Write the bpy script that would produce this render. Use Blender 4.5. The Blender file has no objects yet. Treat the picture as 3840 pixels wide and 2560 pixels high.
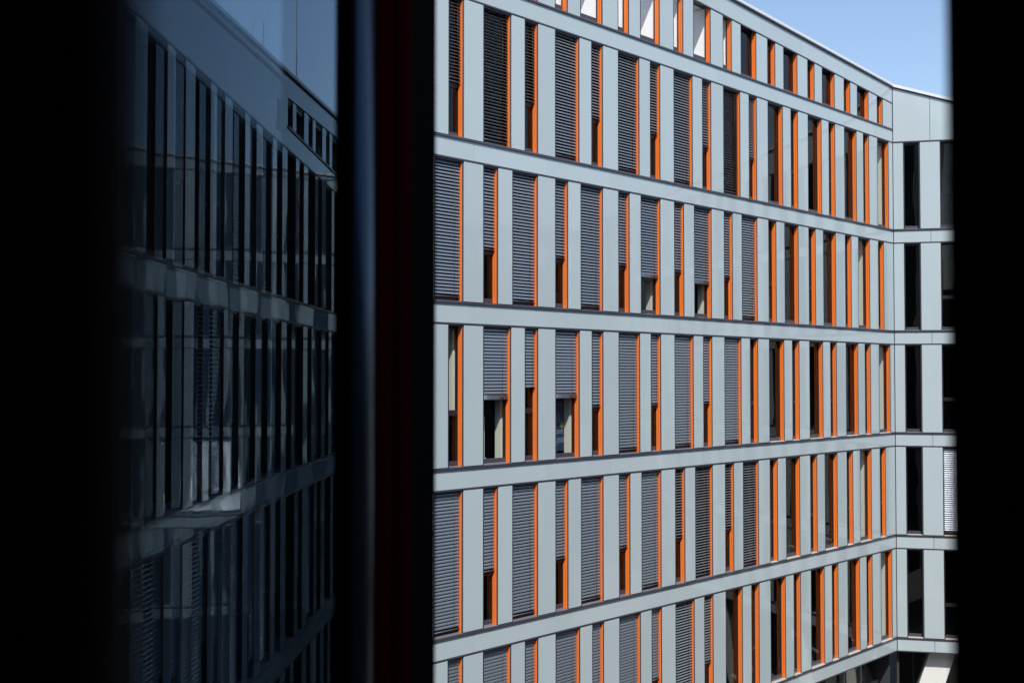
import bpy, math, random
from math import sin, cos, tan, atan, radians as R
from mathutils import Vector, Matrix
random.seed(7)
sc = bpy.context.scene
COL = sc.collection
# ------------------------------------------------------------------ camera
F = 4600.0
PITCH = atan(133.0 / F)
cam = bpy.data.cameras.new('camera'); co = bpy.data.objects.new('camera', cam); COL.objects.link(co)
cam.sensor_width = 36; cam.lens = 36 * F / 3840; cam.clip_start = 0.02; cam.clip_end = 3000
co.location = (0, 0, 0); co.rotation_euler = (math.pi / 2 + PITCH, 0, 0)
cam.dof.use_dof = True; cam.dof.focus_distance = 30; cam.dof.aperture_fstop = 4.5
sc.camera = co
# ------------------------------------------------------------------ world and sun
SUN_EL = R(55.5); SX, SY = .13, -.9915            # horizontal direction towards the sun
w = bpy.data.worlds.new('World'); sc.world = w; w.use_nodes = True
nt = w.node_tree; bg = nt.nodes['Background']
sky = nt.nodes.new('ShaderNodeTexSky'); sky.sky_type = 'NISHITA'; sky.sun_disc = False
sky.sun_elevation = SUN_EL; sky.sun_rotation = math.atan2(SX, SY)
sky.air_density = 1.0; sky.dust_density = 1.4; sky.ozone_density = 1.6
nt.links.new(sky.outputs[0], bg.inputs[0]); bg.inputs[1].default_value = 0.145
sl = bpy.data.lights.new('sun', 'SUN'); sl.energy = 4.4; sl.angle = R(.5); sl.color = (1, .955, .89)
so = bpy.data.objects.new('sun', sl); COL.objects.link(so)
sv = Vector((SX * cos(SUN_EL), SY * cos(SUN_EL), sin(SUN_EL)))
so.rotation_euler = sv.to_track_quat('Z', 'Y').to_euler(); so.location = (0, 0, 60)
sc.view_settings.view_transform = 'Standard'; sc.view_settings.look = 'None'
sc.view_settings.exposure = 0.40; sc.view_settings.gamma = 1
sc.cycles.max_bounces = 10; sc.cycles.transparent_max_bounces = 16; sc.cycles.caustics_reflective = False

# ------------------------------------------------------------------ materials
def mat(name, col, rough=.5, metal=0, spec=.5, bump=None, vary=0, vscale=3.0, tilt=0):
    m = bpy.data.materials.new(name); m.use_nodes = True
    n = m.node_tree.nodes; l = m.node_tree.links; b = n['Principled BSDF']
    b.inputs['Base Color'].default_value = (*col, 1); b.inputs['Roughness'].default_value = rough
    b.inputs['Metallic'].default_value = metal; b.inputs['Specular IOR Level'].default_value = spec
    if vary:
        tc = n.new('ShaderNodeTexCoord'); no = n.new('ShaderNodeTexNoise'); no.inputs['Scale'].default_value = vscale
        no.inputs['Detail'].default_value = 5
        l.new(tc.outputs['Object'], no.inputs['Vector'])
        oi = n.new('ShaderNodeObjectInfo')
        add = n.new('ShaderNodeMath'); add.operation = 'ADD'
        l.new(no.outputs[0], add.inputs[0]); l.new(oi.outputs['Random'], add.inputs[1])
        mr = n.new('ShaderNodeMapRange'); mr.inputs['From Min'].default_value = .3; mr.inputs['From Max'].default_value = 1.7
        mr.inputs['To Min'].default_value = 1 - vary; mr.inputs['To Max'].default_value = 1 + vary
        l.new(add.outputs[0], mr.inputs['Value'])
        mx = n.new('ShaderNodeVectorMath'); mx.operation = 'SCALE'; mx.inputs[0].default_value = col
        if tilt:                                       # panels of slightly different batches: greener or bluer
            hm = n.new('ShaderNodeMix'); hm.data_type = 'RGBA'
            hm.inputs[6].default_value = (col[0] * (1 - tilt), col[1] * (1 + tilt * .25), col[2] * (1 - tilt * .5), 1)
            hm.inputs[7].default_value = (col[0] * (1 + tilt * .6), col[1], col[2] * (1 + tilt * .9), 1)
            hs = n.new('ShaderNodeMath'); hs.operation = 'MULTIPLY_ADD'; hs.inputs[1].default_value = 7.31; hs.inputs[2].default_value = .2
            hf = n.new('ShaderNodeMath'); hf.operation = 'FRACT'
            l.new(oi.outputs['Random'], hs.inputs[0]); l.new(hs.outputs[0], hf.inputs[0]); l.new(hf.outputs[0], hm.inputs[0])
            l.new(hm.outputs[2], mx.inputs[0])
        l.new(mr.outputs[0], mx.inputs['Scale']); l.new(mx.outputs[0], b.inputs['Base Color'])
    if bump:
        g = n.new('ShaderNodeNewGeometry'); no = n.new('ShaderNodeTexNoise'); no.inputs['Scale'].default_value = bump[0]
        no.inputs['Detail'].default_value = bump[2] if len(bump) > 2 else 1
        bp = n.new('ShaderNodeBump'); bp.inputs['Distance'].default_value = bump[1]; bp.inputs['Strength'].default_value = 1
        l.new(g.outputs['Position'], no.inputs['Vector']); l.new(no.outputs[0], bp.inputs['Height'])
        l.new(bp.outputs[0], b.inputs['Normal'])
    return m

def glass(name, gain, tint, bump=None, ior=1.5, coat=(1, 1, 1)):
    m = bpy.data.materials.new(name); m.use_nodes = True
    n = m.node_tree.nodes; l = m.node_tree.links
    for x in list(n):
        if x.type != 'OUTPUT_MATERIAL': n.remove(x)
    out = [x for x in n if x.type == 'OUTPUT_MATERIAL'][0]
    def mth(op, a, b=None, clamp=False):                 # two-sided Schlick reflectance
        q = n.new('ShaderNodeMath'); q.operation = op; q.use_clamp = clamp
        for k, v in ((0, a), (1, b)):
            if v is None: continue
            if isinstance(v, (int, float)): q.inputs[k].default_value = v
            else: l.new(v, q.inputs[k])
        return q.outputs[0]
    geo = n.new('ShaderNodeNewGeometry'); dp = n.new('ShaderNodeVectorMath'); dp.operation = 'DOT_PRODUCT'
    l.new(geo.outputs['Incoming'], dp.inputs[0]); l.new(geo.outputs['Normal'], dp.inputs[1])
    inv = mth('SUBTRACT', 1.0, mth('ABSOLUTE', dp.outputs['Value']), True)
    fac = mth('MULTIPLY', mth('ADD', mth('MULTIPLY', mth('POWER', inv, 5.0), .96), .04), gain, True)
    gl = n.new('ShaderNodeBsdfGlossy'); gl.inputs['Roughness'].default_value = 0.0; gl.inputs['Color'].default_value = (*coat, 1)
    tr = n.new('ShaderNodeBsdfTransparent'); tr.inputs['Color'].default_value = (*tint, 1)
    mx = n.new('ShaderNodeMixShader')
    l.new(fac, mx.inputs[0])
    l.new(tr.outputs[0], mx.inputs[1]); l.new(gl.outputs[0], mx.inputs[2]); l.new(mx.outputs[0], out.inputs[0])
    if bump:
        g = n.new('ShaderNodeNewGeometry'); no = n.new('ShaderNodeTexNoise'); no.inputs['Scale'].default_value = bump[0]; no.inputs['Detail'].default_value = 1
        bp = n.new('ShaderNodeBump'); bp.inputs['Distance'].default_value = bump[1]
        l.new(g.outputs['Position'], no.inputs['Vector']); l.new(no.outputs[0], bp.inputs['Height'])
        l.new(bp.outputs[0], gl.inputs['Normal'])
    return m

M = dict(
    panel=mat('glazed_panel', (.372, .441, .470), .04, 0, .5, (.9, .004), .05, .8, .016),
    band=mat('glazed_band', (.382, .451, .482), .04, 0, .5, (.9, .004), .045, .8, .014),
    cpanel=mat('glazed_panel_shaded', (.16, .205, .23), .02, 0, 1.0, (.8, .006), .03, .8),  # darker copy of the panel glass, the wing's shade put into its colour
    frame=mat('anthracite_metal', (.045, .045, .06), .38, .0, .5, None, .12, 4),
    stile=mat('dark_sash', (.014, .014, .018), .4),
    edge=mat('sky_tinted_edge', (.013, .026, .048), .25, 1),  # blue of the reflected sky is put into this base colour
    dark=mat('black_backing', (.012, .012, .014), .7),
    sill=mat('sill_metal', (.13, .125, .15), .4, 0, .5, None, .15, 5),
    sillgrey=mat('sill_stone', (.36, .34, .32), .7, 0, .3, None, .15, 5),
    orange=mat('orange_enamel', (.95, .215, .036), .28, 0, .5, None, .05, 3),
    slat=mat('slat_metal', (.25, .285, .325), .22, .6, .5, None, .06, 2),
    slatrail=mat('slat_rail', (.10, .10, .13), .4, .2),
    white=mat('white_render', (.90, .90, .90), .8, 0, .2, None, .03, 2),
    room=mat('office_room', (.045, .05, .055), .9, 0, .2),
    beige=mat('plaster_beige', (.74, .73, .67), .8, 0, .2),
    coping=mat('coping_metal', (.62, .64, .66), .42, .1, .5, None, .05, 2),
    concrete=mat('concrete', (.70, .70, .69), .85, 0, .2, (18, .003, 4), .10, 6),
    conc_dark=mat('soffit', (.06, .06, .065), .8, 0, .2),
    steel=mat('galvanised_steel', (.30, .32, .34), .4, .7),
    black=mat('black_frame', (.003, .003, .004), .8, 0, .02),
    blackg=mat('gloss_black', (.004, .004, .006), .06, 0, .5),
    red=mat('shaded_orange', (.035, .004, .004), .9, 0, .0),  # orange reveal in deep shade, darkened in the base colour itself
    blackwall=mat('unlit_wall', (.006, .006, .007), .9, 0, .1),  # near-black base stands in for the room's lack of light
    pane=glass('window_glass', .95, (.84, .88, .86), (.7, .004)),
    sash=glass('sash_glass', 4.3, (.90, .93, .95), None, 1.5, (.75, .89, 1)),
    poster=mat('poster_blue', (.012, .022, .085), .5),
    ink=mat('poster_ink', (.14, .19, .24), .5),
    lime=mat('poster_green', (.12, .14, .02), .5),
    heater=mat('heater_white', (.50, .56, .52), .4),
    slot=mat('slot_dark', (.05, .06, .07), .5),
)

# ------------------------------------------------------------------ mesh helpers
class MB:
    def __init__(s): s.v = []; s.f = []; s.mi = []
    def add(s, vs, fs, mi=0):
        o = len(s.v); s.v += vs; s.f += [tuple(i + o for i in f) for f in fs]; s.mi += [mi] * len(fs)
    def box(s, x0, x1, y0, y1, z0, z1, mi=0):
        s.add([(x0, y0, z0), (x1, y0, z0), (x1, y1, z0), (x0, y1, z0), (x0, y0, z1), (x1, y0, z1), (x1, y1, z1), (x0, y1, z1)],
              [(0, 3, 2, 1), (4, 5, 6, 7), (0, 1, 5, 4), (1, 2, 6, 5), (2, 3, 7, 6), (3, 0, 4, 7)], mi)
    def prism(s, poly, y0, y1, mi=0):            # polygon in x,z (counter-clockwise seen from -y)
        n = len(poly)
        s.add([(x, y0, z) for x, z in poly] + [(x, y1, z) for x, z in poly],
              [tuple(range(n)), tuple(range(2 * n - 1, n - 1, -1))] + [(i, i + n, (i + 1) % n + n, (i + 1) % n) for i in range(n)], mi)
    def plan(s, poly, z0, z1, mi=0):             # polygon in x,y counter-clockwise, extruded in z
        n = len(poly)
        s.add([(x, y, z0) for x, y in poly] + [(x, y, z1) for x, y in poly],
              [tuple(range(n - 1, -1, -1)), tuple(range(n, 2 * n))] + [(i, (i + 1) % n, (i + 1) % n + n, i + n) for i in range(n)], mi)
    def tube(s, p, q, r, n=8, mi=0):
        p = Vector(p); q = Vector(q); d = (q - p).normalized(); a = d.orthogonal().normalized(); b = d.cross(a)
        vs = [tuple(p + (a * cos(2 * math.pi * i / n) + b * sin(2 * math.pi * i / n)) * r) for i in range(n)]
        vs += [tuple(q + (a * cos(2 * math.pi * i / n) + b * sin(2 * math.pi * i / n)) * r) for i in range(n)]
        s.add(vs, [(i, (i + 1) % n, (i + 1) % n + n, i + n) for i in range(n)] + [tuple(range(n - 1, -1, -1)), tuple(range(n, 2 * n))], mi)
    def mesh(s, name, mats):
        me = bpy.data.meshes.new(name); me.from_pydata(s.v, [], s.f)
        for m in (mats if isinstance(mats, (list, tuple)) else [mats]): me.materials.append(m)
        me.polygons.foreach_set('material_index', s.mi); me.update(); return me
    def obj(s, name, mats, parent=None, loc=(0, 0, 0), rz=0):
        return link(name, s.mesh(name, mats), parent, loc, rz)

def link(name, data, parent=None, loc=(0, 0, 0), rz=0):
    o = bpy.data.objects.new(name, data); COL.objects.link(o); o.parent = parent
    o.location = loc; o.rotation_euler = (0, 0, rz); return o
def tag(o, label=None, cat=None, group=None, kind=None):
    if label: o['label'] = label
    if cat: o['category'] = cat
    if group: o['group'] = group
    if kind: o['kind'] = kind
    return o
def bevel(o, wd=.004):
    b = o.modifiers.new('bevel', 'BEVEL'); b.width = wd; b.segments = 1; b.limit_method = 'ANGLE'

# ------------------------------------------------------------------ levels and plan
FH = 3.54
LV = lambda j: 1.611 + FH * j                    # sill line of storey j (0 = eye-level storey's band top)
PH = 3.05                                        # clear storey opening between bands
GROUND = -13.9
ANG_A = atan(4023 / F); A = Vector((sin(ANG_A), cos(ANG_A), 0)); AIN = Vector((-A.y, A.x, 0))
CORNER = Vector((.31174 * 42.84, 42.84, 0))
SC_ = 8.616; MOD = 2.5
O_A = CORNER - A * SC_ * MOD                     # s = 0 of the long facade
RZ_A = math.atan2(A.y, A.x)
ANG_B = math.pi - atan(18570 / F); B = Vector((sin(ANG_B), cos(ANG_B), 0)); RZ_B = math.atan2(B.y, B.x); BIN = Vector((-B.y, B.x, 0))
ZR_A = lambda s: 10.28 + .0557 * (SC_ - s) * MOD # coping height of the long facade
def ZR_B(u): return 10.28 - .31 * u if u < 2.2 else 10.28 - .31 * 2.2 - .06 * (u - 2.2)

# ------------------------------------------------------------------ window kit (local x along facade, y inwards, z up)
_cache = {}
def cached(key, fn):
    if key not in _cache: _cache[key] = fn()
    return _cache[key]
TL, TR = .022, .036
GD = .145
def frame_mesh(wd, h, reveal, rail, glazed=True):
    m = MB()
    m.box(0, TL, -.001, GD, 0, h, 1)                                # left jamb
    m.box(wd - TR, wd, .02, GD, 0, h)                               # right jamb
    m.box(TL, wd - TR, .03, GD, h - .035, h)                        # head
    x0, x1 = TL, wd - TR
    if not glazed:
        m.box(x1 - .006, x1, GD, .178, .04, h, 1)
        m.box(x0, x1 - .007, GD, .21, .04, .19)
        return m.mesh('window_frame', [M['frame'], M['stile']])
    sw = .03
    m.box(x0, x0 + sw, GD, .20, .04, h, 1)                          # sash: left, right, top, bottom
    m.box(x1 - sw, x1, GD, .20, .04, h, 1)
    m.box(x0 + sw, x1 - sw, GD, .20, h - .08, h, 1)
    m.box(x0 + sw, x1 - sw, .142, .20, .04, .125)
    if rail:
        m.box(x0 + sw, x1 - sw, .138, .20, 1.10, 1.22, 1)
        m.box(x1 - .12, x1 - .07, .115, .138, 1.155, 1.172)
    return m.mesh('window_frame', [M['frame'], M['stile']])
def reveal_mesh(wd, h, side):
    m = MB()
    a, b = (wd - TR - .008, wd - TR - .0005) if side > 0 else (TL - .005, TL + .0008)
    m.box(a, b, .028, .074, .022, h - .036); m.box(a, b, .084, GD - .003, .022, h - .036)
    return m.mesh('reveal', M['orange'])
def sill_mesh(wd, grey):
    m = MB()
    m.add([(TL, -.02, .0), (wd - TR, -.02, .0), (wd - TR, -.02, .012), (TL, -.02, .012), (TL, .20, .0), (wd - TR, .20, .0), (wd - TR, .20, .035), (TL, .20, .035)],
          [(0, 1, 2, 3), (3, 2, 6, 7), (5, 4, 7, 6), (1, 5, 6, 2), (4, 0, 3, 7), (4, 5, 1, 0)])
    return m.mesh('sill', M['sillgrey'] if grey else M['sill'])
def pane_mesh(wd, h):
    m = MB(); m.add([(TL + .03, .163, .125), (wd - TR - .03, .163, .125), (wd - TR - .03, .163, h - .08), (TL + .03, .163, h - .08)], [(0, 1, 2, 3)]); return m.mesh('pane', M['pane'])
def spikes_mesh(wd):
    m = MB(); n = int((wd - .1) / .02); m.box(TL + .01, wd - TR - .01, .09, .13, .022, .03)
    for i in range(n):
        x = TL + .02 + i * .02; d = .085 + .05 * random.random()
        m.box(x, x + .003, d, d + .003, .012, .11 + .03 * random.random())
    return m.mesh('bird_spikes', M['steel'])
def blind_mesh(wd, h, zb, tilt, stack):
    """slats hung from the head down to zb; tilt in degrees, outer edge low"""
    m = MB(); x0, x1 = TL + .012, wd - TR - .02
    pitch, wsl, yc = .0733, .08, .098
    top = h - .07
    zend = zb + (.11 if stack else .03)
    n = int((top - zend) / pitch); t = R(tilt)
    def slat(zc, t, jit=0, crown=.014):
        pr = []
        for k in (-1, -.5, 0, .5, 1):
            a = k * wsl / 2; c = crown * (1 - k * k)
            pr.append((yc + a * cos(t) - c * sin(t), zc + a * sin(t) + c * cos(t)))
        vs = [(x0, y, z) for y, z in pr] + [(x1, y, z + jit) for y, z in pr]
        m.add(vs, [(i, i + 5, i + 6, i + 1) for i in range(4)], 0)
    for i in range(n + 1):
        slat(top - i * pitch, t + R(random.uniform(-1.5, 1.5)), random.uniform(-.0015, .0015))
    if stack:
        for i in range(8): m.box(x0, x1, yc - .04, yc + .04, zb + .018 + i * .0115, zb + .0255 + i * .0115, 0)
    m.box(x0, x1, yc - .035, yc + .035, zb, zb + .016, 1)
    m.box(x0, x1, yc - .03, yc + .03, h - .04, h - .036, 1)
    for fx in ((.035, .78) if wd > .6 else (.04, .75)):
        x = x0 + fx * (x1 - x0)
        m.box(x - .003, x + .003, yc - .046, yc - .044, zb, h - .05, 2)
        if stack: m.box(x - .018, x + .018, yc - .05, yc - .0465, zb, zb + .11, 2)
    me = m.mesh('blind', [M['slat'], M['slatrail'], M['stile']])
    me.polygons.foreach_set('use_smooth', [True] * len(me.polygons)); return me

def window(name, parent, base, rz, D, u0, z, wd, h, rail=False, orange=1, blind=None, spikes=False, glazed=True, grey=False):
    key = (round(wd, 3), round(h, 3), rail, orange, glazed)
    p = base + D * u0
    o = link(name, cached(('f',) + key, lambda: frame_mesh(wd, h, orange, rail, glazed)), parent, (p.x, p.y, z), rz)
    if orange: link('reveal', cached(('r',) + key, lambda: reveal_mesh(wd, h, orange)), o)
    link('sill', cached(('s', key[0], grey), lambda: sill_mesh(wd, grey)), o)
    if glazed: link('pane', cached(('p',) + key, lambda: pane_mesh(wd, h)), o)
    if spikes: link('bird_spikes', cached(('k', key[0]), lambda: spikes_mesh(wd)), o)
    if blind:
        zb, tilt, stack = blind
        link('blind', cached(('b', key[0], key[1], zb, tilt, stack), lambda: blind_mesh(wd, h, zb, tilt, stack)), o)
    return o

def panel(name, parent, base, rz, D, poly, material, th=.022, y0=0):
    x0 = min(x for x, z in poly); z0 = min(z for x, z in poly)
    m = MB(); m.prism([(x - x0, z - z0) for x, z in poly], y0, y0 + th)
    p = base + D * x0
    o = m.obj(name, material, parent, (p.x, p.y, z0), rz); bevel(o, .003); return o

# ------------------------------------------------------------------ main building: long facade A, end facade B
bld = link('office_building', None, None, (CORNER.x, CORNER.y, GROUND))
tag(bld, 'sunlit office block with pale blue glass panels, bright orange window reveals and grey slatted blinds', 'building')
bld_base = CORNER.copy()
def rel(base): return base - CORNER                # parts live in the frame of the building's empty
OA, OB = rel(O_A), Vector((0, 0, 0))
dz = -GROUND                                       # world z -> local z of the empty
G = .012
SMIN = -3.0
WA, WB = (.12, .497), (.68, .875)                   # odd storeys: wide, then narrow
EA, EB = (.12, .320), (.508, .872)                  # even storeys: narrow, then wide
RAIL, LOWW = 1.20, .95
blinds = {}
# storeys numbered from the roof: 0..5 with sill level LV(2-row)
def setb(row, n, slot, zb, tilt, stack=False): blinds[(row, n, slot)] = (zb, tilt, stack)
FULL = .10
for n in range(-3, 5):
    t = {-1: 14, 0: 12, 4: 8}.get(n, 42)
    setb(1, n, 'a', FULL, t); setb(1, n, 'b', RAIL if n != 4 else RAIL, {-1: 14, 0: 14}.get(n, 40))
    setb(2, n, 'a', RAIL, 47); setb(2, n, 'b', FULL, 50)
    setb(3, n, 'a', FULL, 62); setb(3, n, 'b', RAIL, 58)
    tt = 58 if n < 3 else 12
    setb(4, n, 'a', RAIL, tt); setb(4, n, 'b', FULL, tt)
    setb(5, n, 'a', FULL, 66 if n < 3 else 22); setb(5, n, 'b', FULL if n < 2 else RAIL, 64 if n < 3 else 22)
setb(2, 2, 'b', LOWW, 48, True); setb(2, 3, 'b', LOWW - .02, 46, True)
setb(3, 0, 'a', 1.42, 60, True); setb(3, 1, 'a', 1.42, 60, True); setb(3, 0, 'b', 1.69, 56)
del blinds[(3, -1, 'b')]; del blinds[(3, 4, 'b')]; del blinds[(5, 4, 'a')]; del blinds[(5, 4, 'b')]
wall = MB()                                        # backing wall in facade-A coordinates
for row in range(0, 6):
    j = 2 - row; z = LV(j)
    odd = row % 2 == 1
    for n in range(int(SMIN), 9):
        slots = [('a', WA, 'w'), ('b', WB, 'n')] if odd else [('a', EA, 'n'), ('b', EB, 'w')]
        last = n == 8
        if last: slots = slots[:1]
        for sl_, (a, b), k in slots:
            u0, u1 = (n + a) * MOD, (n + b) * MOD
            if row == 0:
                if n < 0: continue
                h = ZR_A(n + a) - .66 - z; terrace = n < 4 or (n == 4 and sl_ == 'a')
            else: h = PH; terrace = False
            bl = blinds.get((row, n, sl_))
            window('wide_window' if k == 'w' else 'narrow_window', bld, OA, RZ_A, A, u0, z + dz, u1 - u0, round(h, 2),
                   rail=(k == 'n' and (row, n) not in ()), orange=1, blind=bl, spikes=(n >= 5 and row > 0),
                   glazed=not terrace, grey=(n >= 5 and row >= 3))
        # piers
        if odd: piers = [(WA[1], WB[0], 'narrow_panel'), (WB[1], 1 + WA[0], 'wide_panel')]
        else: piers = [(EA[1], EB[0], 'narrow_panel'), (EB[1], 1 + EA[0], 'wide_panel')]
        if n == int(SMIN): piers.append((0 - .13, .12, 'wide_panel'))
        if last: piers = [(piers[0][0], SC_ - 8 - .006, 'narrow_panel')]
        for a, b, nm in piers:
            s0, s1 = n + a, n + b; u0, u1 = s0 * MOD, s1 * MOD
            if row == 0:
                if n < 0 and s1 < .13: continue
                t0, t1 = ZR_A(s0) - .70, ZR_A(s1) - .70
            else: t0 = t1 = z + PH
            panel(nm, bld, OA, RZ_A, A, [(u0 + .004, z + .012 + dz), (u1 - .004, z + .012 + dz), (u1 - .004, t1 - .01 + dz), (u0 + .004, t0 - .01 + dz)], M['panel'])
            wall.prism([(u0 + .002, z + .002), (u1 - .002, z + .002), (u1 - .002, t1 + .2 if row == 0 else t1), (u0 + .002, t0 + .2 if row == 0 else t0)], .03, .178 if row == 0 and n < 5 else .24)
# bands
for k in range(0, 6):
    zt = LV(2 - k); bot = .49
    cuts = [SMIN] + list(range(int(SMIN) + 1, 9)) + [SC_]
    for a, b in zip(cuts[:-1], cuts[1:]):
        panel('band_panel', bld, OA, RZ_A, A, [(a * MOD + .005, zt - bot + .035 + dz), (b * MOD - .005, zt - bot + .035 + dz), (b * MOD - .005, zt - .05 + dz), (a * MOD + .005, zt - .05 + dz)], M['band'])
    m = MB(); m.box(SMIN * MOD, SC_ * MOD - .01, -.028, .03, -.045, -.002); m.box(SMIN * MOD, SC_ * MOD - .008, -.006, .03, -bot, -bot + .03)
    m.obj('sill_strip', M['frame'], bld, (OA.x, OA.y, zt + dz), RZ_A)
    wall.box(SMIN * MOD, SC_ * MOD, .032, .26, zt - bot, zt - .003)
# parapet band and coping on A
cuts = list(range(0, 9)) + [SC_]
for a, b in zip(cuts[:-1], cuts[1:]):
    panel('parapet_panel', bld, OA, RZ_A, A, [(a * MOD + .005, ZR_A(a) - .66 + dz), (b * MOD - .005, ZR_A(b) - .66 + dz), (b * MOD - .005, ZR_A(b) - .16 + dz), (a * MOD + .005, ZR_A(a) - .16 + dz)], M['band'])
m = MB()
m.prism([(0, ZR_A(0) - .70), (SC_ * MOD, ZR_A(SC_) - .70), (SC_ * MOD, ZR_A(SC_) - .668), (0, ZR_A(0) - .668)], -.004, .03)
m.prism([(0, ZR_A(0) - .15), (SC_ * MOD, ZR_A(SC_) - .15), (SC_ * MOD, ZR_A(SC_) - .105), (0, ZR_A(0) - .105)], -.012, .03)
m.obj('parapet_trim', M['frame'], bld, (OA.x, OA.y, dz), RZ_A)
m = MB(); m.prism([(-.0, ZR_A(0) - .10), (SC_ * MOD + .02, ZR_A(SC_) - .10), (SC_ * MOD + .02, ZR_A(SC_)), (-.0, ZR_A(0))], -.07, .45)
bevel(m.obj('coping', M['coping'], bld, (OA.x, OA.y, dz), RZ_A), .01)
wall.prism([(0, ZR_A(0) - .66), (SC_ * MOD, ZR_A(SC_) - .66), (SC_ * MOD, ZR_A(SC_) - .102), (0, ZR_A(0) - .102)], .032, .26)
wall.obj('wall', M['dark'], bld, (OA.x, OA.y, dz), RZ_A)
# interior of wing A: slabs, back wall, ends, roof
m = MB()
for k in range(0, 6):
    zt = LV(2 - k)
    x1 = SC_ * MOD
    m.box(SMIN * MOD, x1, .262, 7, zt - .42, zt - .02)
m.box(SMIN * MOD, SC_ * MOD, 7.01, 7.2, GROUND, LV(2))
m.box(SC_ * MOD - .1, SC_ * MOD - .01, .265, 6.99, GROUND, ZR_A(SC_) - .63)
m.box(4.47 * MOD, SC_ * MOD, 7.01, 7.19, LV(2) + .001, ZR_A(SC_) - .35)
m.box(SMIN * MOD, SMIN * MOD + .1, .265, 7, GROUND, LV(2) - .45)
m.box(4.43 * MOD, 4.46 * MOD, .265, 7, LV(2), ZR_A(4.46) - .67)
m.prism([(4.43 * MOD, ZR_A(4.43) - .62), (SC_ * MOD, ZR_A(SC_) - .62), (SC_ * MOD, ZR_A(SC_) - .3), (4.43 * MOD, ZR_A(4.43) - .3)], .265, 7.2)
for n in range(-3, 9, 2):                             # room partitions
    for k in range(1, 6): m.box((n + .92) * MOD, (n + .95) * MOD, .9, 7, LV(2 - k), LV(2 - k) + PH)
m.obj('interior', M['room'], bld, (OA.x, OA.y, dz), RZ_A)
# white roof terrace behind the unglazed top openings
m = MB()
for n in range(0, 5):
    for a, b in ((EA[1], EB[0]), (EB[1], 1 + EA[0])):
        s0, s1 = n + a, n + b
        if s1 > 4.6: continue
        if n == 4: s1 = 4.42
        m.prism([(s0 * MOD, LV(2) + .03), (s1 * MOD - .02, LV(2) + .03), (s1 * MOD - .02, ZR_A(s1) - .66), (s0 * MOD, ZR_A(s0) - .66)], .18, 1.25)
m.box(0, 4.42 * MOD, 3.2, 3.4, LV(2) + .0, LV(2) + 1.55)
m.prism([(3.6 * MOD, ZR_A(3.6) - .64), (4.42 * MOD, ZR_A(4.42) - .64), (4.42 * MOD, ZR_A(4.42) - .5), (3.6 * MOD, ZR_A(3.6) - .5)], .27, 1.25)
m.obj('terrace_wall', M['white'], bld, (OA.x, OA.y, dz), RZ_A)
for s in (1.62, 3.62, 4.62):
    m = MB(); u = s * MOD
    for q in (0, .34): m.box(q, q + .035, 0, .035, 0, 1.35 if s > 2 else .7)
    for q in range(5 if s > 2 else 2): m.box(.036, .338, .008, .028, .12 + q * .27, .15 + q * .27)
    p = OA + A * u + AIN * 1.55
    m.obj('terrace_ladder', M['steel'], bld, (p.x, p.y, LV(2) + dz), RZ_A + 1.0)
# plaster pillars seen just inside some windows
def pillar(row, s, wdt=.17):
    z = LV(2 - row); p = OA + A * s * MOD
    m = MB(); m.box(0, .10, .275, .275 + wdt, 1.2 if s < 0 else .02, PH - .03)
    m.obj('pillar', M['beige'], bld, (p.x, p.y, z + dz), RZ_A)
for row, s in ((3, .47), (3, 1.47), (2, 2.85), (2, 3.85), (3, -.15), (1, 8.47), (3, 8.47), (2, 7.85), (4, 7.85), (5, 8.47)): pillar(row, s)
# facade B -----------------------------------------------------------
LB = 25.0
BP, BW0, BWD = 1.217, .354, .557
wallb = MB()
for row in range(1, 6):
    z = LV(2 - row)
    nwin = int((LB - BW0) / BP)
    prev = .02
    for k in range(nwin):
        u0 = BW0 + k * BP
        bl = (FULL, 57, False) if (row == 4 and k in (1, 4, 5, 6, 8, 9, 11, 12, 13)) or (row == 3 and k in (5, 6, 9)) else None
        window('tall_window', bld, OB, RZ_B, B, u0, z + dz, BWD, PH, rail=(k % 2 == 1), orange=-1, blind=bl, spikes=(k < 3), grey=(row >= 4))
        panel('pier_panel', bld, OB, RZ_B, B, [(prev, z + .012 + dz), (u0 - .004, z + .012 + dz), (u0 - .004, z + PH - .01 + dz), (prev, z + PH - .01 + dz)], M['panel'])
        wallb.box(prev, u0 - .002, .03, .24, z + .002, z + PH)
        prev = u0 + BWD + .004
    panel('pier_panel', bld, OB, RZ_B, B, [(prev, z + .012 + dz), (LB, z + .012 + dz), (LB, z + PH - .01 + dz), (prev, z + PH - .01 + dz)], M['panel'])
    wallb.box(prev, LB, .03, .24, z + .002, z + PH)
bj = [.018, 1.25] + [1.25 + 2 * BP * i for i in range(1, 10)] + [LB]
for k in range(1, 6):
    zt = LV(2 - k)
    for a, b in zip(bj[:-1], bj[1:]):
        panel('end_band_panel', bld, OB, RZ_B, B, [(a + .006, zt - .455 + dz), (b - .006, zt - .455 + dz), (b - .006, zt - .05 + dz), (a + .006, zt - .05 + dz)], M['band'])
    m = MB(); m.box(.03, LB, -.028, .03, -.045, -.002); m.box(.008, LB, -.006, .03, -.49, -.46)
    m.obj('sill_strip', M['frame'], bld, (OB.x, OB.y, zt + dz), RZ_B)
    wallb.box(.0, LB, .032, .26, zt - .49, zt - .003)
zb0 = LV(2) - .49
m = MB(); m.box(.008, LB, -.012, .03, -.0, .035); m.obj('sill_strip', M['frame'], bld, (0, 0, zb0 + dz), RZ_B)
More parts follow.
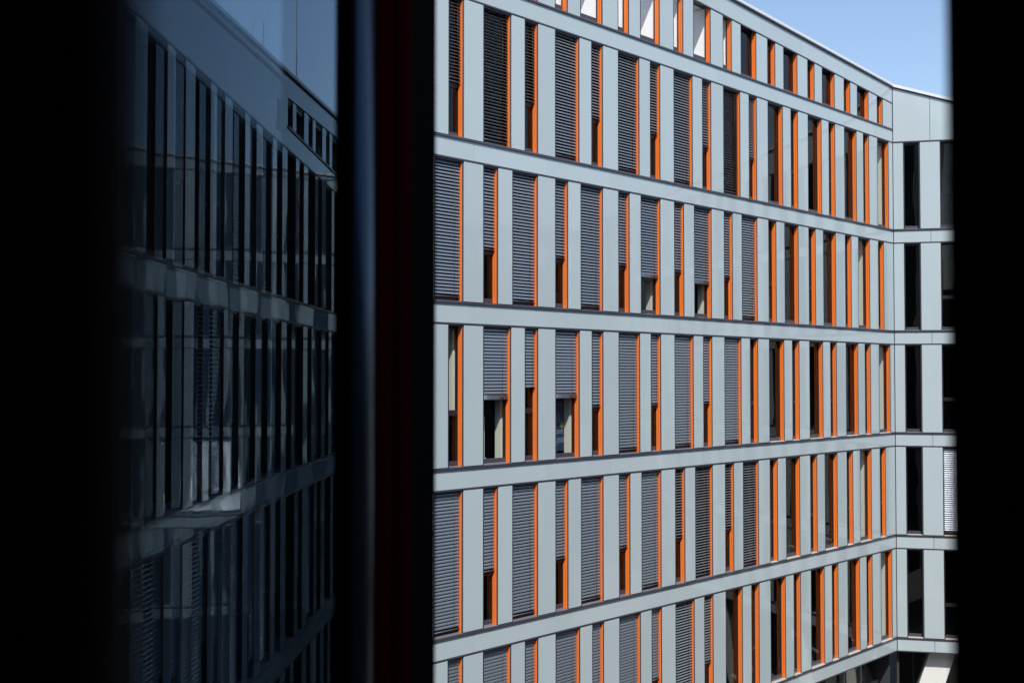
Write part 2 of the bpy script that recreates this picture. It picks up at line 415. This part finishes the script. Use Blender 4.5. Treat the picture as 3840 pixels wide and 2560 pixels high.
for a, b in zip(bj[:-1], bj[1:]):
    panel('roof_edge_panel', bld, OB, RZ_B, B, [(a + .006, zb0 + .04 + dz), (b - .006, zb0 + .04 + dz), (b - .006, ZR_B(b) - .15 + dz), (a + .006, ZR_B(a) - .15 + dz)] if not (a < 2.2 < b) else
          [(a + .006, zb0 + .04 + dz), (b - .006, zb0 + .04 + dz), (b - .006, ZR_B(b) - .15 + dz), (2.2, ZR_B(2.2) - .15 + dz), (a + .006, ZR_B(a) - .15 + dz)], M['band'])
m = MB(); mt = MB()
for a, b in ((.02, 2.2), (2.2, LB)):
    m.prism([(a, ZR_B(a) - .10), (b, ZR_B(b) - .10), (b, ZR_B(b)), (a, ZR_B(a))], -.07, .45)
    mt.prism([(a, ZR_B(a) - .145), (b, ZR_B(b) - .145), (b, ZR_B(b) - .105), (a, ZR_B(a) - .105)], -.012, .03)
    wallb.prism([(a, zb0), (b, zb0), (b, ZR_B(b) - .102), (a, ZR_B(a) - .102)], .032, .26)
m.obj('coping', M['coping'], bld, (0, 0, dz), RZ_B); mt.obj('parapet_trim', M['frame'], bld, (0, 0, dz), RZ_B)
wallb.obj('wall', M['dark'], bld, (0, 0, dz), RZ_B)
m = MB()
for k in range(1, 6): m.box(.0, LB, .262, 7, LV(2 - k) - .42, LV(2 - k) - .02)
m.box(0, LB, 7.01, 7.2, GROUND, zb0); m.box(0, LB, .262, 7.2, zb0, zb0 + .3)
m.box(0.005, .08, .265, 6.99, GROUND, zb0 - .01)
m.obj('interior', M['room'], bld, (0, 0, dz), RZ_B)
# corner post covering the joint of the two facades
m = MB(); m.box(-.022, .018, -.004, .10, LV(-3) - .49, ZR_A(SC_) - .16)
m.obj('corner_trim', M['frame'], bld, (0, 0, dz), (RZ_A + RZ_B) / 2)
# ground floor --------------------------------------------------------
zt = LV(-3) - .49
m = MB(); m.box(SMIN * MOD, SC_ * MOD, .262, 3.0, zt - .0, zt + .06); m.box(SMIN * MOD, SC_ * MOD, 2.5, 2.6, GROUND, zt)
m.obj('soffit', M['conc_dark'], bld, (OA.x, OA.y, dz), RZ_A)
m = MB(); x = SMIN * MOD; g = MB(); i = 0
while x < SC_ * MOD - .3:
    m.box(x, x + .06, .62, .78, GROUND, zt)
    if i % 2: m.box(x + .16, x + .20, .62, .75, GROUND, zt)
    g.box(x + .07, x + 1.2, .69, .70, GROUND, zt); x += 1.25; i += 1
m.box(SMIN * MOD, SC_ * MOD, .63, .77, zt - 1.15, zt - 1.05)
m.obj('glazing_bars', M['steel'], bld, (OA.x, OA.y, dz), RZ_A); g.obj('shop_glazing', M['pane'], bld, (OA.x, OA.y, dz), RZ_A)
for s in (6.2, 7.15, 7.9):
    m = MB(); m.prism([(0, GROUND), (.5, GROUND), (.85, zt), (.25, zt)], .85, 1.25)
    p = OA + A * s * MOD; m.obj('inner_column', M['beige'], bld, (p.x, p.y, dz), RZ_A)
m = MB(); m.box(0, LB, .262, 6.5, zt, zt + .06); m.box(0, LB, 3.5, 3.6, GROUND, zt)
m.obj('soffit', M['conc_dark'], bld, (0, 0, dz), RZ_B)
m = MB(); g = MB(); x = .7
while x < LB:
    m.box(x, x + .07, 2.9, 3.05, GROUND, zt); g.box(x + .08, x + 1.21, 2.98, 2.99, GROUND, zt); x += 1.22
m.obj('glazing_bars', M['frame'], bld, (0, 0, dz), RZ_B); g.obj('shop_glazing', M['pane'], bld, (0, 0, dz), RZ_B)
for q, k in ((1.12, 0), (6.2, 0), (11.4, 0)):
    m = MB(); m.prism([(q - 1.45, GROUND), (q - .55, GROUND), (q + .85, zt), (q + 0, zt)], .35, .95)
    bevel(m.obj('leaning_column', M['concrete'], bld, (0, 0, dz), RZ_B), .02)
# lightning rods
for s, d, hh in ((5.0, .5, 1.05), (7.3, 3.0, .8), (2.2, 3, 1.5)):
    p = OA + A * s * MOD + AIN * d; m = MB(); m.tube((0, 0, 0), (0, 0, hh * .6), .012, 6); m.tube((0, 0, hh * .6), (0, 0, hh + .4), .006, 6)
    m.obj('lightning_rod', M['steel'], bld, (p.x, p.y, ZR_A(s) - .3 + dz), 0)

# ------------------------------------------------------------------ things inside the rooms
def facade_pt(s, d): return O_A + A * s * MOD + AIN * d
# portable heater
z3 = LV(-1)
p = facade_pt(.272, .42)
ht = link('portable_heater', None, None, (p.x, p.y, z3), RZ_A)
tag(ht, 'pale upright heater with slotted grille standing inside the window below the raised blind', 'heater')
m = MB(); pts = []
for i in range(9): a = math.pi * i / 8; pts.append((.13 * cos(a), 1.02 + .10 * sin(a)))
m.prism([(-.13, .13)] + [(.13, .13)] + pts, 0, .14); bevel(m.obj('body', M['heater'], ht), .01)
m = MB()
for i in range(7): m.box(-.085 + i * .025, -.075 + i * .025, -.004, -.001, .38, .98)
m.obj('grille', M['slot'], ht)
m = MB(); m.box(-.15, .15, -.02, .16, 0, .125); m.obj('foot', M['heater'], ht)
# poster
p = facade_pt(1.305, .40)
ps = link('poster', None, None, (p.x, p.y, z3 + .16), RZ_A)
tag(ps, 'dark blue poster with microphone in headphones and the letters cast and use, behind the window', 'poster')
m = MB(); m.box(-.05, .345, 0, .008, 0, 1.22); m.obj('sheet', M['poster'], ps)
m = MB()
def arc(cx, cz, r0, r1, a0, a1, n=20, y=-.002):
    for i in range(n):
        t0 = R(a0 + (a1 - a0) * i / n); t1 = R(a0 + (a1 - a0) * (i + 1) / n)
        m.add([(cx + r0 * cos(t0), y, cz + r0 * sin(t0)), (cx + r1 * cos(t0), y, cz + r1 * sin(t0)), (cx + r1 * cos(t1), y, cz + r1 * sin(t1)), (cx + r0 * cos(t1), y, cz + r0 * sin(t1))], [(0, 1, 2, 3)])
arc(.07, .80, .105, .125, 0, 180); arc(.07, .74, .055, .07, 180, 360)
m.box(.175, .20, -.004, -.001, .68, .82); m.box(-.04, -.015, -.004, -.001, .68, .82)
for i in range(6): m.box(.03, .11, -.004, -.001, .73 + i * .022, .742 + i * .022)
m.box(.062, .078, -.004, -.001, .64, .67)
m.box(.02, .26, -.004, -.001, 1.10, 1.125); m.box(.02, .19, -.004, -.001, .155, .163)
m.obj('emblem', M['ink'], ps)
m = MB(); arc(.27, .62, 0, .075, 0, 360, 28, -.003); m.obj('dot', M['lime'], ps)
def words(t, x, z, size, parent, material):
    c = bpy.data.curves.new('lettering', 'FONT'); c.body = t; c.size = size; c.extrude = .001; c.offset = .004
    o = bpy.data.objects.new('lettering', c); COL.objects.link(o)
    dg = bpy.context.evaluated_depsgraph_get(); me = bpy.data.meshes.new_from_object(o.evaluated_get(dg))
    bpy.data.objects.remove(o); me.materials.clear(); me.materials.append(material)
    q = link('lettering', me, parent, (x, -.004, z)); q.rotation_euler = (math.pi / 2, 0, 0); return q
words('cast', .005, .42, .19, ps, M['ink']); words('use', .005, .20, .25, ps, M['ink'])

# ------------------------------------------------------------------ sash pane (mirror) and the shaded wing it reflects
TH = (ANG_A + atan(107 / F)) / 2; DM = .80
mt_ = Vector((sin(TH), cos(TH), 0)); mn = Vector((cos(TH), -sin(TH), 0)); MP = -mn * DM
def refl(v): return v - mn * (2 * (v - MP).dot(mn))
def virt(Z): return Vector((.02326 * Z - 5.19, Z, 0))
C0, C1 = refl(virt(16.11)), refl(virt(26.11))
DC = (C0 - C1).normalized()                          # from the far end towards the near end
CIN = Vector((-DC.y, DC.x, 0)); RZ_C = math.atan2(DC.y, DC.x)
# far end where wing C meets facade B
def isect(p, d, q, e):
    den = d.x * e.y - d.y * e.x; t = ((q.x - p.x) * e.y - (q.y - p.y) * e.x) / den; return p + d * t
FAR = isect(C0, DC, CORNER, B)
uu = lambda Z: (refl(virt(Z)) - FAR).dot(DC)         # virtual depth -> distance from the far end
LC = uu(9.0)
wing = link('office_wing', None, None, (FAR.x, FAR.y, GROUND))
tag(wing, 'shaded office wing seen as the dim reflection in the open window pane', 'building')
OC = Vector((0, 0, 0)); CM = 2.24
zr_c = lambda Z: 6.0 + (Z - 19.8) * .058
roofc = lambda u: zr_c(Zof(u))
k_ = (uu(20) - uu(10)) / 10.0
Zof = lambda u: 10 + (u - uu(10)) / k_
wallc = MB()
nC = int((LC) / CM) + 1
pc = []
for row in range(0, 5):
    z = LV(1 - row)
    for n in range(-6, 30):
        Zs = 16.11 + CM * n
        odd = row % 2 == 1
        seq = [('w', 0, .87), ('n', 1.24, 1.75)] if odd else [('n', 0, .51), ('w', .88, 1.75)]
        for k, a, b in seq:
            ua, ub = uu(Zs + b), uu(Zs + a)
            if ua < .1 or ub > LC: continue
            if row == 0 and Zs + a < 24.9: 
                continue
            h = PH
            if row == 0: h = zr_c(Zs) - .58 - z
            if h < .3: continue
            rnd = random.random()
            bl = (FULL, 40, False) if (row and rnd < .6) else None
            if row and k == 'n' and bl: bl = (RAIL, 40, False)
            window('wing_window', wing, OC, RZ_C, DC, ua, z + dz, ub - ua, round(h, 2), rail=(k == 'n' and row > 0), orange=0, blind=bl)
        for a, b in ([(.87, 1.24), (1.75, 2.24)] if odd else [(.51, .88), (1.75, 2.24)]):
            ua, ub = uu(Zs + b), uu(Zs + a)
            if ua < .1 or ub > LC: continue
            if row == 0:
                if Zs + a < 24.9: continue
                t0, t1 = zr_c(Zs + b) - .58, zr_c(Zs + a) - .58
            else: t0 = t1 = z + PH
            if t0 - z < .3: continue
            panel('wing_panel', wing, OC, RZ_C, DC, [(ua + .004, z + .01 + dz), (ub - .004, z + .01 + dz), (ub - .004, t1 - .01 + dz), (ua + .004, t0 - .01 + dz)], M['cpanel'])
            wallc.prism([(ua + .002, z), (ub - .002, z), (ub - .002, t1), (ua + .002, t0)], .03, .24)
ue = uu(25.07)
for row in range(0, 5):
    zt = LV(1 - row); LX = ue if row == 0 else LC; u = LX
    while u > .2:
        a = max(u - CM, 0)
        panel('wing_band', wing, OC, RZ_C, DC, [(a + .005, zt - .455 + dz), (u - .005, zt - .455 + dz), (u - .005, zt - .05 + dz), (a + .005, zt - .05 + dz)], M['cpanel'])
        u -= CM
    m = MB(); m.box(0, LX, -.028, .03, -.045, -.002); m.box(0, LC, -.006, .03, -.49, -.46)
    m.obj('sill_strip', M['frame'], wing, (0, 0, zt + dz), RZ_C); wallc.box(0, LC, .032, .26, zt - .49, zt - .003)
u = LC
while u > .2:
    a = max(u - CM * 1.0, 0)
    if u > ue > a: a = ue
    zl = lambda q: (LV(1) - .455 if u > ue + .01 else roofc(q) - .56)
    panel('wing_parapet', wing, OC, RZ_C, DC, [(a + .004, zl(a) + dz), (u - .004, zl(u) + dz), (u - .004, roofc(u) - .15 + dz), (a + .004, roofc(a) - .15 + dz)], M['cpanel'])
    u = a
wallc.prism([(ue, LV(1)), (LC, LV(1)), (LC, roofc(LC) - .11), (ue, roofc(ue) - .11)], .032, .26)
wallc.prism([(0, roofc(0) - .7), (ue - .001, roofc(ue) - .7), (ue - .001, roofc(ue) - .11), (0, roofc(0) - .11)], .032, .26)
m = MB(); m.prism([(0, roofc(0) - .10), (LC, roofc(LC) - .10), (LC, roofc(LC) - .03), (0, roofc(0) - .03)], -.05, .45)
m.obj('coping', M['steel'], wing, (0, 0, dz), RZ_C)
wallc.obj('wall', M['dark'], wing, (0, 0, dz), RZ_C)
m = MB()
for k in range(0, 5): m.box(0, LC, .262, 6, LV(1 - k) - .42, LV(1 - k) - .02)
m.box(0, LC, 6.01, 6.2, GROUND, roofc(LC) - .2); m.box(0, LC, .262, 6.2, LV(2) - .6 - 2.6, LV(2) - .5 - 2.6); m.box(LC - .1, LC, .265, 6, GROUND, LV(1) - .5)
m.obj('interior', M['room'], wing, (0, 0, dz), RZ_C)
for Zs, d, hh in ((28.9, .6, 2.6), (27.2, 1.0, 1.6)):
    q = DC * uu(Zs) + CIN * d; m = MB(); m.tube((0, 0, 0), (0, 0, hh * .5), .02, 6); m.tube((0, 0, hh * .5), (0, 0, hh), .011, 6)
    m.obj('lightning_rod', M['steel'], wing, (q.x, q.y, roofc(uu(Zs)) - .1 + dz))
m = MB(); zt = LV(-3) - .49; m.box(0, LC, 1.2, 1.3, GROUND, zt); m.box(0, LC, .262, 1.2, zt, zt + .06); m.obj('ground_storey', M['conc_dark'], wing, (0, 0, dz), RZ_C)
# ------------------------------------------------------------------ the dark room with its opened casement
def on_mirror(xpx):                                   # point of the pane line on the sight line through column xpx
    t = (xpx - 1920) / F; d = Vector((t, 1, 0)); k = MP.dot(mn) / d.dot(mn); return d * k
ZF, ZC = -1.6, 1.25
def slab(name, p, q, th, mtl, parent, z0=ZF, z1=ZC, off=0):      # vertical slab from p to q, thickness th away from the room
    m = MB(); n = mn * -1
    P = [p + n * off, q + n * off, q + n * (off + th), p + n * (off + th)]
    m.plan([(v.x, v.y) for v in P], z0, z1); o = m.obj(name, mtl, parent); return o
cas = link('casement_window', None, None, (0, 0, 0))
tag(cas, 'inward opened casement with dark frame, its glass pane mirroring the shaded wing', 'window')
pa, pb = on_mirror(150), on_mirror(1283)
def sheet(name, p, q):
    m = MB(); m.add([(p.x, p.y, ZF), (q.x, q.y, ZF), (q.x, q.y, ZC), (p.x, p.y, ZC)], [(0, 1, 2, 3)]); return m.obj(name, M['sash'], cas)
sheet('pane', pa, pb)
pq = on_mirror(1108); rot = Matrix.Rotation(R(.22), 3, 'Z')                # inner pane of the double glazing, a touch out of parallel
sheet('inner_pane', pq + rot @ (pa - pq) - mn * .022, pq - mn * .022)
slab('stile', pb, on_mirror(1302), .07, M['black'], cas, off=-.012)
def bulge(name, xa, xb, depth, mtl, k=14):               # rounded vertical profile between two sight lines
    a, b = on_mirror(xa), on_mirror(xb); c = (a + b) / 2; h = (b - a) / 2
    pts = [c - h * cos(math.pi * i / k) + mn * (depth * sin(math.pi * i / k)) for i in range(k + 1)]
    m = MB(); m.plan([(v.x, v.y) for v in pts] + [((b - mn * .05).x, (b - mn * .05).y), ((a - mn * .05).x, (a - mn * .05).y)][::1], ZF, ZC)
    o = m.obj(name, mtl, cas); o.data.polygons.foreach_set('use_smooth', [False] * 2 + [True] * k + [False] * 3); return o
bulge('edge_strip', 1308, 1400, .010, M['edge'])
slab('stile', pa - mt_ * .07, pa, .07, M['black'], cas, off=-.012)
bulge('reveal', 1386, 1460, .012, M['red'])
bulge('reveal', 1466, 1530, .014, M['red'])
pe = on_mirror(1621)
slab('frame', on_mirror(1528), pe, .08, M['black'], cas, off=-.004)
# dark room walls
wl = link('dark_room', None, None, (0, 0, ZF))
tag(wl, 'unlit black room wall framing the view on the left and right', 'wall')
J = Vector((tan(atan((3560 - 1920) / F)) * .78, .78, 0))
zz = -ZF
def part(name, pts, z0, z1, mtl=M['blackwall']):
    m = MB(); m.plan(pts, z0 + zz, z1 + zz); return m.obj(name, mtl, wl)
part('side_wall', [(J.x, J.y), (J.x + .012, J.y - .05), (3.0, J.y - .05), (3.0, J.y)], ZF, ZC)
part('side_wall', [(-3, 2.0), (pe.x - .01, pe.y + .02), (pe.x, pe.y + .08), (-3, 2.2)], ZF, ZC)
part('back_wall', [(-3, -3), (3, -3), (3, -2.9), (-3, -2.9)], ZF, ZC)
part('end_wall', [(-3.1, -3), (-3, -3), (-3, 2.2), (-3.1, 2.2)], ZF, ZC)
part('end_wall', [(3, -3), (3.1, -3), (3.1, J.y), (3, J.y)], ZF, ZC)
# narrow black post added close to the lens for the soft dark fade at left
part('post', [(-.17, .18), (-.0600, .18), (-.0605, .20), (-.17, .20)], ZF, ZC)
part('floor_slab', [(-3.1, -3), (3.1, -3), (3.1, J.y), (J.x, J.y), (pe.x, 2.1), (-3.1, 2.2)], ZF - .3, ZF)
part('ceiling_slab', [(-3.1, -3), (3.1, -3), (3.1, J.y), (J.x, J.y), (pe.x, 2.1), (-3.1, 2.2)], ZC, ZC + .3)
# ------------------------------------------------------------------ block added behind the viewer (only seen in reflections, which it keeps dark)
rb = link('rear_block', None, None, (-10, -10, GROUND))
tag(rb, 'plain dark block added behind the viewer to keep window reflections dark', 'building')
m = MB(); m.box(-24, 16, -8, 5.0, 0, 34); m.obj('wall', M['frame'], rb)
m = MB(); m.box(-24.1, 16.1, -8.1, 5.1, 34, 34.25); m.obj('coping', M['coping'], rb)
wm = MB(); wm.box(0, .95, 0, .03, 0, 2.9); wme = wm.mesh('window', M['blackg'])
for r_ in range(8):
    for c_ in range(16): link('window', wme, rb, (-23.2 + c_ * 2.45, 5.001, 5.0 + r_ * FH - .6))
# ------------------------------------------------------------------ ground
gm = mat('paving', (.16, .155, .15), .85, 0, .2, (9, .01, 5), .2, .25)
m = MB(); m.add([(-900, -900, GROUND), (900, -900, GROUND), (900, 900, GROUND), (-900, 900, GROUND)], [(0, 1, 2, 3)])
tag(m.obj('ground', gm), kind='structure')
print('C line', C0, C1, 'FAR', FAR, 'LC', LC, 'J', J, 'pe', pe)
